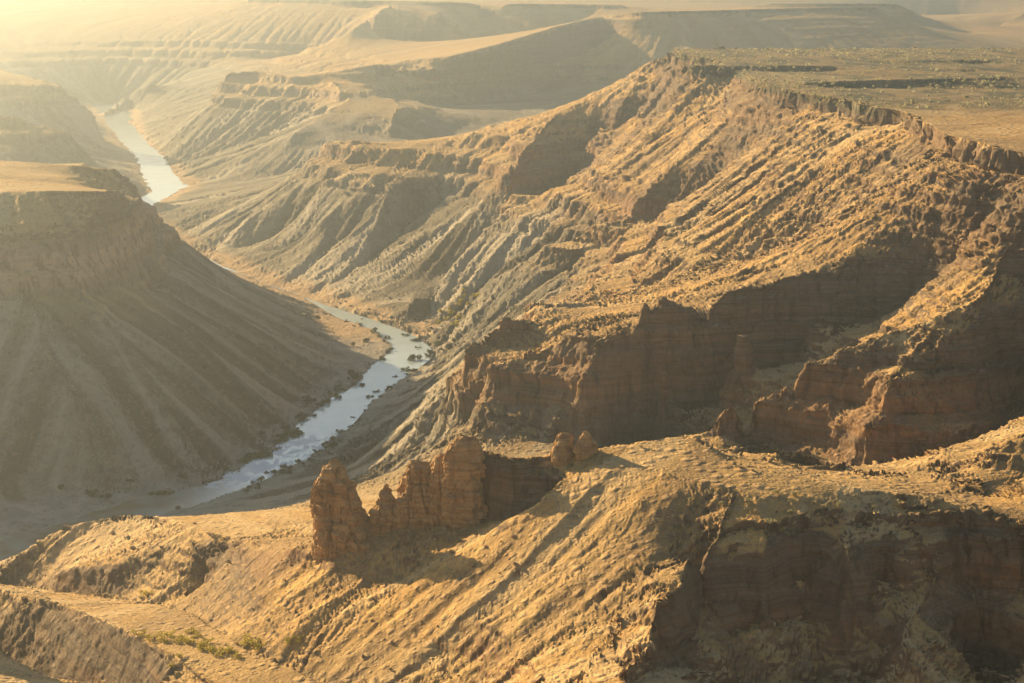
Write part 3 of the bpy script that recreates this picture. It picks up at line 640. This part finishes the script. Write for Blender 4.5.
tower('broad flat-topped rock buttress, highest part of the golden cliff', GR, [(524,444,488),(505,446,486),(480,447,484),(460,448,483),(448,450,481),(442,453,478),(438,458,472)], -349, .8, 9.4, top_round=.15, sq=3.6, back=1.15)
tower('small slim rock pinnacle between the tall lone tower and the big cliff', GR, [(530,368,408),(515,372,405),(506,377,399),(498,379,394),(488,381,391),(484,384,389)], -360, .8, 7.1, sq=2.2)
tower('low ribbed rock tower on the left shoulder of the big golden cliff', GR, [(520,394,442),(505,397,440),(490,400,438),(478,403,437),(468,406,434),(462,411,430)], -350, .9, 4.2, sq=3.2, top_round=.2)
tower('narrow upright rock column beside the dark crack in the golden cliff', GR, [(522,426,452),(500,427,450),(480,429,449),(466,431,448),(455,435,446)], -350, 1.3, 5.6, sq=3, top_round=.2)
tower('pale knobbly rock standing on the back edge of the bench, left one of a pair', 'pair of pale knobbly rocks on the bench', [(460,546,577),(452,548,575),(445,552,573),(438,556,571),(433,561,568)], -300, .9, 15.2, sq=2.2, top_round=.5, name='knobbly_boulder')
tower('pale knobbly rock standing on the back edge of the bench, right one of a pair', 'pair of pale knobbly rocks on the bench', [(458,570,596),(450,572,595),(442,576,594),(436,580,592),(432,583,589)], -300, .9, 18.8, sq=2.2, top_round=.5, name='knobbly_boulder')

# ------------------------------------------------------------------ plants
def plant_mat(name, c0, c1):
    A = Mat(name, .75, .2); g_ = A.n('ShaderNodeNewGeometry'); r_ = g_.outputs['Random Per Island']
    A.link(A.mix(r_, c0, c1), A.b.inputs['Base Color']); ts_ = A.n('ShaderNodeBsdfTranslucent'); A.link(A.b.inputs['Base Color'].links[0].from_socket, ts_.inputs['Color']); mx_ = A.n('ShaderNodeMixShader'); mx_.inputs[0].default_value = .45
    A.link(A.b.outputs[0], mx_.inputs[1]); A.link(ts_.outputs[0], mx_.inputs[2]); A.link(mx_.outputs[0], A.t.nodes['Material Output'].inputs['Surface'])
    return A.m
leaf_y = plant_mat('yellow_green_leaves', (.30, .26, .04), (.50, .42, .07)); leaf_g = plant_mat('dark_green_leaves', (.045, .06, .03), (.09, .105, .05)); leaf_p = plant_mat('dry_grey_green_leaves', (.28, .26, .14), (.48, .43, .24))
BK = Mat('bark', .9, .1); BK.b.inputs['Base Color'].default_value = (.10, .075, .05, 1); bark = BK.m
def leaf_cloud(r, n, seed, rx=1.0, rz=0.75, lobes=6, leaf=0.16):
    g_ = np.random.default_rng(seed); vs, fs = [], []
    cs = g_.normal(0, .42, (lobes, 3)) * [rx, rx, .45]; cs[:, 2] += .55; rad = g_.uniform(.32, .6, lobes)
    for i in range(n):
        k = g_.integers(lobes); d_ = g_.normal(size=3); d_ /= np.linalg.norm(d_)
        c = (cs[k] + d_ * rad[k] * g_.uniform(.55, 1.05) * [1, 1, rz]) * r
        if c[2] < .04 * r: c[2] = g_.uniform(.04, .25) * r
        a_ = g_.normal(size=3); a_ /= np.linalg.norm(a_); b_ = np.cross(a_, g_.normal(size=3)); b_ /= np.linalg.norm(b_); s_ = leaf * r * g_.uniform(.6, 1.3)
        q = len(vs); vs += [c - a_ * s_ - b_ * s_ * .5, c + a_ * s_ - b_ * s_ * .4, c + a_ * s_ * .8 + b_ * s_ * .6, c - a_ * s_ * .7 + b_ * s_ * .5]; fs.append((q, q + 1, q + 2, q + 3))
    return vs, fs
def stems(r, seed, n=4):
    g_ = np.random.default_rng(seed); vs, fs = [], []
    for i in range(n):
        a_ = g_.uniform(0, 6.28); tip = np.array([math.cos(a_), math.sin(a_), 1.3]) * r * g_.uniform(.35, .6); q = len(vs)
        for t_ in (0, .5, 1.0):
            c = tip * t_ + np.array([0, 0, -.25 * r * (1 - t_)]); w_ = r * (.07 - .045 * t_)
            vs += [c + np.array([math.cos(b_), math.sin(b_), 0]) * w_ for b_ in (0, 1.57, 3.14, 4.71)]
        fs += [(q + 4 * l + j, q + 4 * l + (j + 1) % 4, q + 4 * l + 4 + (j + 1) % 4, q + 4 * l + 4 + j) for l in range(2) for j in range(4)]
    vmin = min(v[2] for v in vs); return vs, fs
def make_bush(name, mat, seed, n, leaf, **kw):
    root = link(bpy.data.objects.new(name, None)); root.empty_display_size = .5
    mesh_obj('foliage', *leaf_cloud(1.0, n, seed, leaf=leaf, **kw), mat, root); mesh_obj('stem', *stems(1.0, seed), bark, root)
    return root
def dup(root):
    r = root.copy(); link(r)
    for ch in root.children: c = ch.copy(); link(c); c.parent = r
    return r
prng = random.Random(11)
def plant(protos, used, x, y, wpx, label, cat, group, squash=1.0):
    p, d = ground(x, y)
    if p is None: return
    pr = prng.choice(protos)
    o = pr if pr not in used else dup(pr); used.add(pr)
    s_ = wpx * d / F / 1.5; o.location = p - Vector((0, 0, .05 * s_)); o.scale = (s_, s_, s_ * squash); o.rotation_euler = (0, 0, prng.uniform(0, 6.28)); tag(o, label, cat, group)
yb = [make_bush('gully_bush', leaf_y, 20 + i, 420, .085) for i in range(3)]; used = set()
GB = [(138,634,9),(152,638,11),(164,641,10),(178,641,12),(190,632,10),(189,642,10),(202,649,12),(211,651,11),(222,655,12),(246,645,13),(255,644,12),(259,648,9),(288,643,9),(178,657,7),(171,667,7),(146,595,9),(197,637,8),(236,657,8),(169,634,8),(300,640,7),(230,650,8),(206,643,9)]
for x, y, w_ in GB: plant(yb, used, x, y, w_, 'yellow green bush growing in the dry gully at the foot of the golden slope', 'bush', 'yellow green bushes in the dry gully')
yt = [make_bush('canyon_tree', leaf_y, 40 + i, 200, .13, rz=1.0) for i in range(2)]; used = set()
for x, y, w_ in [(438,323,6),(440,313,5),(452,314,7),(456,317,6),(455,325,7),(465,297,5),(461,300,6),(476,294,5),(473,297,5),(450,308,5),(458,306,5),(446,318,5),(462,290,4),(468,303,4)]:
    plant(yt, used, x, y, w_, 'yellow green tree among boulders on the right bank above the river bend', 'tree', 'yellow green trees above the river bend')
dk = [make_bush('river_tree', leaf_g, 60 + i, 220, .13) for i in range(3)]; used = set()
for x, y, w_ in [(364,341,7),(414,361,11),(352,376,9),(348,373,8),(360,387,7),(264,434,8),(302,419,8),(311,402,9),(306,398,7),(428,352,8),(436,346,8),(404,371,7),(396,378,7),(388,388,6),(352,345,5),(376,393,6),(350,418,6),(338,432,6),(325,445,6),(298,462,7),(290,468,6),(262,480,7),(104,498,9),(92,494,10),(130,482,6),(60,488,7),(182,477,6),(150,508,6),(176,508,6),(338,386,6),(330,394,6),(320,404,6),(285,428,6),(276,437,6)]:
    plant(dk, used, x, y, w_, 'dark green tree growing beside the river water', 'tree', 'dark green trees along the river')
for i in range(80):
    f = prng.random(); q_ = RIV[7:19]; k_ = f * (len(q_) - 1.001); a_, b_ = q_[int(k_)], q_[int(k_) + 1]; f = k_ - int(k_); s_ = prng.random() < .6; e_ = (1 if s_ else 0)
    x = a_[e_][0] * (1 - f) + b_[e_][0] * f + (prng.uniform(0, 9) if s_ else prng.uniform(-12, -1)); y = a_[e_][1] * (1 - f) + b_[e_][1] * f + (prng.uniform(0, 7) if s_ else prng.uniform(-6, 0))
    plant(dk, used, x, y, prng.choice((3, 4, 4, 5, 6, 7)), 'dark green tree growing beside the river water', 'tree', 'dark green trees along the river')
pb = [make_bush('dry_shrub', leaf_p, 80 + i, 150, .15, rz=.8) for i in range(3)]; used = set()
for x, y, w_ in [(796,494,7),(838,505,7),(900,505,7),(775,493,6),(770,523,8),(855,497,5),(873,507,5),(880,501,4),(748,500,5),(812,502,5),(930,508,5),(690,498,4),(668,475,4),(720,503,5),(950,514,5),(650,448,3),(640,447,4),(790,512,6),(786,535,7),(960,520,4)]:
    plant(pb, used, x, y, w_, 'small dry shrub on the flat top of the near bench', 'shrub', 'dry shrubs on the near bench')

# ------------------------------------------------------------------ loose boulders
def boulder_mesh(seed):
    import bmesh
    bm = bmesh.new(); bmesh.ops.create_icosphere(bm, subdivisions=3, radius=1.0)
    co = np.array([v.co[:] for v in bm.verts]); g_ = np.random.default_rng(seed)
    for _ in range(9):                                          # flat broken faces
        d_ = g_.normal(size=3); d_ /= np.linalg.norm(d_); o_ = g_.uniform(.45, .8); k_ = co @ d_ - o_; co -= np.where(k_ > 0, k_, 0)[:, None] * d_ * .92
    co += co * (n3v(co, .5, seed) * .07)[:, None]; co *= g_.uniform(.75, 1.25, 3) * [1, 1, .8]
    for v, c in zip(bm.verts, co): v.co = c
    me = bpy.data.meshes.new('boulder'); bm.to_mesh(me); bm.free(); return me
RB = Mat('boulder_rock', .9, .2); rp = RB.n('ShaderNodeNewGeometry').outputs['Position']
RB.link(RB.mix(RB.ramp(RB.noise(rp, .6, 5), .35, .65), (.24, .15, .08), (.42, .29, .15)), RB.b.inputs['Base Color']); RB.link(RB.bump(RB.noise(rp, 1.2, 5), .7, .4), RB.b.inputs['Normal'])
GB_ = Mat('river_boulder_rock', .85, .3); rp = GB_.n('ShaderNodeNewGeometry').outputs['Position']
GB_.link(GB_.mix(GB_.ramp(GB_.noise(rp, .4, 5), .35, .65), (.10, .095, .08), (.26, .23, .18)), GB_.b.inputs['Base Color'])
bms = [boulder_mesh(100 + i) for i in range(5)]; gms = [x.copy() for x in bms]
for x in bms: x.materials.append(RB.m)
for x in gms: x.materials.append(GB_.m)
def boulder(x, y, wpx, ms, label, group):
    p, d = ground(x, y)
    if p is None: return
    o = link(bpy.data.objects.new('boulder', prng.choice(ms))); s_ = wpx * d / F / 2; o.scale = (s_ * prng.uniform(.8, 1.2), s_ * prng.uniform(.8, 1.2), s_ * prng.uniform(.7, 1.1)); o.location = p + Vector((0, 0, .2 * s_)); o.rotation_euler = (prng.uniform(-.4, .4), prng.uniform(-.4, .4), prng.uniform(0, 6.28))
    tag(o, label, 'boulder', group)
for i in range(70):
    x, y = prng.uniform(180, 520), prng.uniform(545, 680)
    boulder(x, y, prng.choice((2, 2.5, 3, 3.5, 5)), bms, 'loose rock on the golden scree slope below the rock towers', 'loose rocks on the golden slope')
for i in range(16):
    boulder(prng.uniform(0, 200), prng.uniform(515, 580), prng.choice((3, 4, 5)), bms, 'loose rock on the rounded hill in front of the river', 'loose rocks on the rounded hill')
for i in range(34):
    boulder(prng.uniform(318, 520), prng.uniform(528, 566), prng.choice((3, 4, 5, 6, 7)), bms, 'fallen block lying on the ground at the foot of the rock towers', 'fallen blocks under the rock towers')
for x, y, w_ in [(728,458,5),(740,466,6),(733,462,4),(752,470,4),(716,452,3),(800,472,4),(764,467,3)]:
    boulder(x, y, w_, bms, 'pale rock on the shaded back slope of the near bench', 'pale rocks behind the bench')
for i in range(90):
    x = prng.uniform(330, 470); y = 300 + (x - 330) * .28 + prng.uniform(-24, 18)
    boulder(x, y, prng.choice((2, 2.5, 3, 3.5)), gms, 'grey boulder in the rubble field above the river bend', 'grey boulders above the river bend')
for a_, b_ in [((165,506),(300,452)),((200,500),(330,440)),((205,485),(262,455)),((300,455),(410,362))]:
    for i in range(16):
        f = prng.random(); x = a_[0] + (b_[0] - a_[0]) * f + prng.uniform(-6, 6); y = a_[1] + (b_[1] - a_[1]) * f + prng.uniform(-3, 4)
        boulder(x, y, prng.choice((2, 2.5, 3, 4)), gms, 'dark boulder lying in or beside the river water', 'dark boulders in the river')

# grassy islands in the river and scrub over the plateau (nobody could count them)
def scatter(name, spots, mat, leaf, n, seed, up_=1.0):
    g_ = np.random.default_rng(seed); vs, fs = [], []
    for (p, r_) in spots:
        for i in range(n):
            c = np.array(p) + g_.normal(0, .45, 3) * r_ * [1, 1, .25] + [0, 0, .35 * r_ * up_]; a_ = g_.normal(size=3) * [1, 1, .5]; b_ = np.array([0, 0, 1.0]) + g_.normal(0, .4, 3); q = len(vs); s_ = leaf * r_
            vs += [c - a_ * s_ - b_ * s_ * .6, c + a_ * s_ - b_ * s_ * .6, c + a_ * s_ * .6 + b_ * s_, c - a_ * s_ * .6 + b_ * s_]; fs.append((q, q + 1, q + 2, q + 3))
    return tag(mesh_obj(name, vs, fs, mat), kind='stuff')
spots = []
for cx_, cy_, rx_, ry_, n_ in [(258,457,13,3.5,150),(292,436,11,3.2,110),(250,461,9,2.0,60),(160,494,12,1.6,50),(282,441,5,2,20)]:
    for i in range(n_):
        t_ = prng.uniform(0, 6.28); f = prng.random() ** .5; p, d = ground(cx_ + rx_ * f * math.cos(t_), cy_ + ry_ * f * math.sin(t_))
        if p: p.z = max(p.z, 1.2); spots.append((p, 2.3))
GI = plant_mat('river_grass', (.10, .11, .03), (.20, .19, .06)); scatter('grass', spots, GI, .42, 7, 3)
spots = []
for i in range(3400):
    x = prng.uniform(660, 1024); y = 48 + 60 * prng.random() ** 1.7; p, d = ground(x, y)
    if p and p.z > CAMZ - 180 and p.x > 180: 
        if float(n2(np.array([p.x / 130.0]), np.array([p.y / 220.0]))[0]) + prng.uniform(-.5, .5) > -.3: spots.append((p + Vector((prng.uniform(-6, 6), prng.uniform(-25, 25), 0)), 0.8 + 2.6 * prng.random() ** 2))
scatter('scrub', spots, leaf_p, .45, 6, 4)
cam = bpy.data.cameras.new('camera'); co = bpy.data.objects.new('camera', cam); sc.collection.objects.link(co)
co.location = (0, 0, CAMZ); co.rotation_euler = (math.pi / 2 - PITCH, 0, 0)
cam.sensor_width = 36; cam.lens = F * 36 / 1024; cam.clip_end = 60000; sc.camera = co
SAZ, SEL = R(-44), R(16)
HAZE_COL, HAZE_D, HAZE_G = (.80, .91, .98, 1), .8e-4, 0.83
EXPO = 1.28
sc.view_settings.exposure = EXPO
      # sun azimuth from the view direction (left is negative), elevation
sd = bpy.data.lights.new('sun', 'SUN'); so = bpy.data.objects.new('sun', sd); sc.collection.objects.link(so)
sd.energy = 5; sd.angle = R(.5); sd.color = (1, .73, .38)
sdir = Vector((math.sin(SAZ) * math.cos(SEL), math.cos(SAZ) * math.cos(SEL), math.sin(SEL)))
so.rotation_euler = sdir.to_track_quat('Z', 'Y').to_euler()
w = bpy.data.worlds.new('World'); sc.world = w; w.use_nodes = True
nt = w.node_tree; bg = nt.nodes['Background']; sk = nt.nodes.new('ShaderNodeTexSky'); sk.sky_type = 'NISHITA'; sk.sun_disc = False
sk.sun_elevation = SEL; sk.sun_rotation = SAZ; nt.links.new(sk.outputs[0], bg.inputs[0]); bg.inputs[1].default_value = .05
sc.view_settings.view_transform = 'Standard'
# ------------------------------------------------------------------ air
hx0, hx1, hy0, hy1, hz0, hz1 = float(V[..., 0].min()) - 50, float(V[..., 0].max()) + 50, -60.0, float(V[..., 1].max()) + 50, float(V[..., 2].min()) - 1.0, max(CAMZ + 6, float(V[..., 2].max()) + 3)
hv_ = [(x, y, z) for x in (hx0, hx1) for y in (hy0, hy1) for z in (hz0, hz1)]
hme = bpy.data.meshes.new('haze'); hme.from_pydata(hv_, [], [(0, 1, 3, 2), (4, 6, 7, 5), (0, 4, 5, 1), (2, 3, 7, 6), (0, 2, 6, 4), (1, 5, 7, 3)]); hme.update()
hm = bpy.data.materials.new('haze'); hm.use_nodes = True; ht = hm.node_tree; ht.nodes.remove(ht.nodes['Principled BSDF'])
pv = ht.nodes.new('ShaderNodeVolumePrincipled'); pv.inputs['Color'].default_value = HAZE_COL; pv.inputs['Density'].default_value = HAZE_D; pv.inputs['Anisotropy'].default_value = HAZE_G
ht.links.new(pv.outputs[0], ht.nodes['Material Output'].inputs['Volume']); hme.materials.append(hm)
ho = bpy.data.objects.new('haze', hme); sc.collection.objects.link(ho); ho['kind'] = 'stuff'
sc.cycles.volume_bounces = 0; sc.cycles.sample_clamp_indirect = 3.0; sc.cycles.max_bounces = 4; sc.cycles.diffuse_bounces = 2; sc.cycles.transparent_max_bounces = 4; sc.cycles.use_adaptive_sampling = True; sc.cycles.adaptive_threshold = 0.02
print('done', round(time.time() - T0, 1))
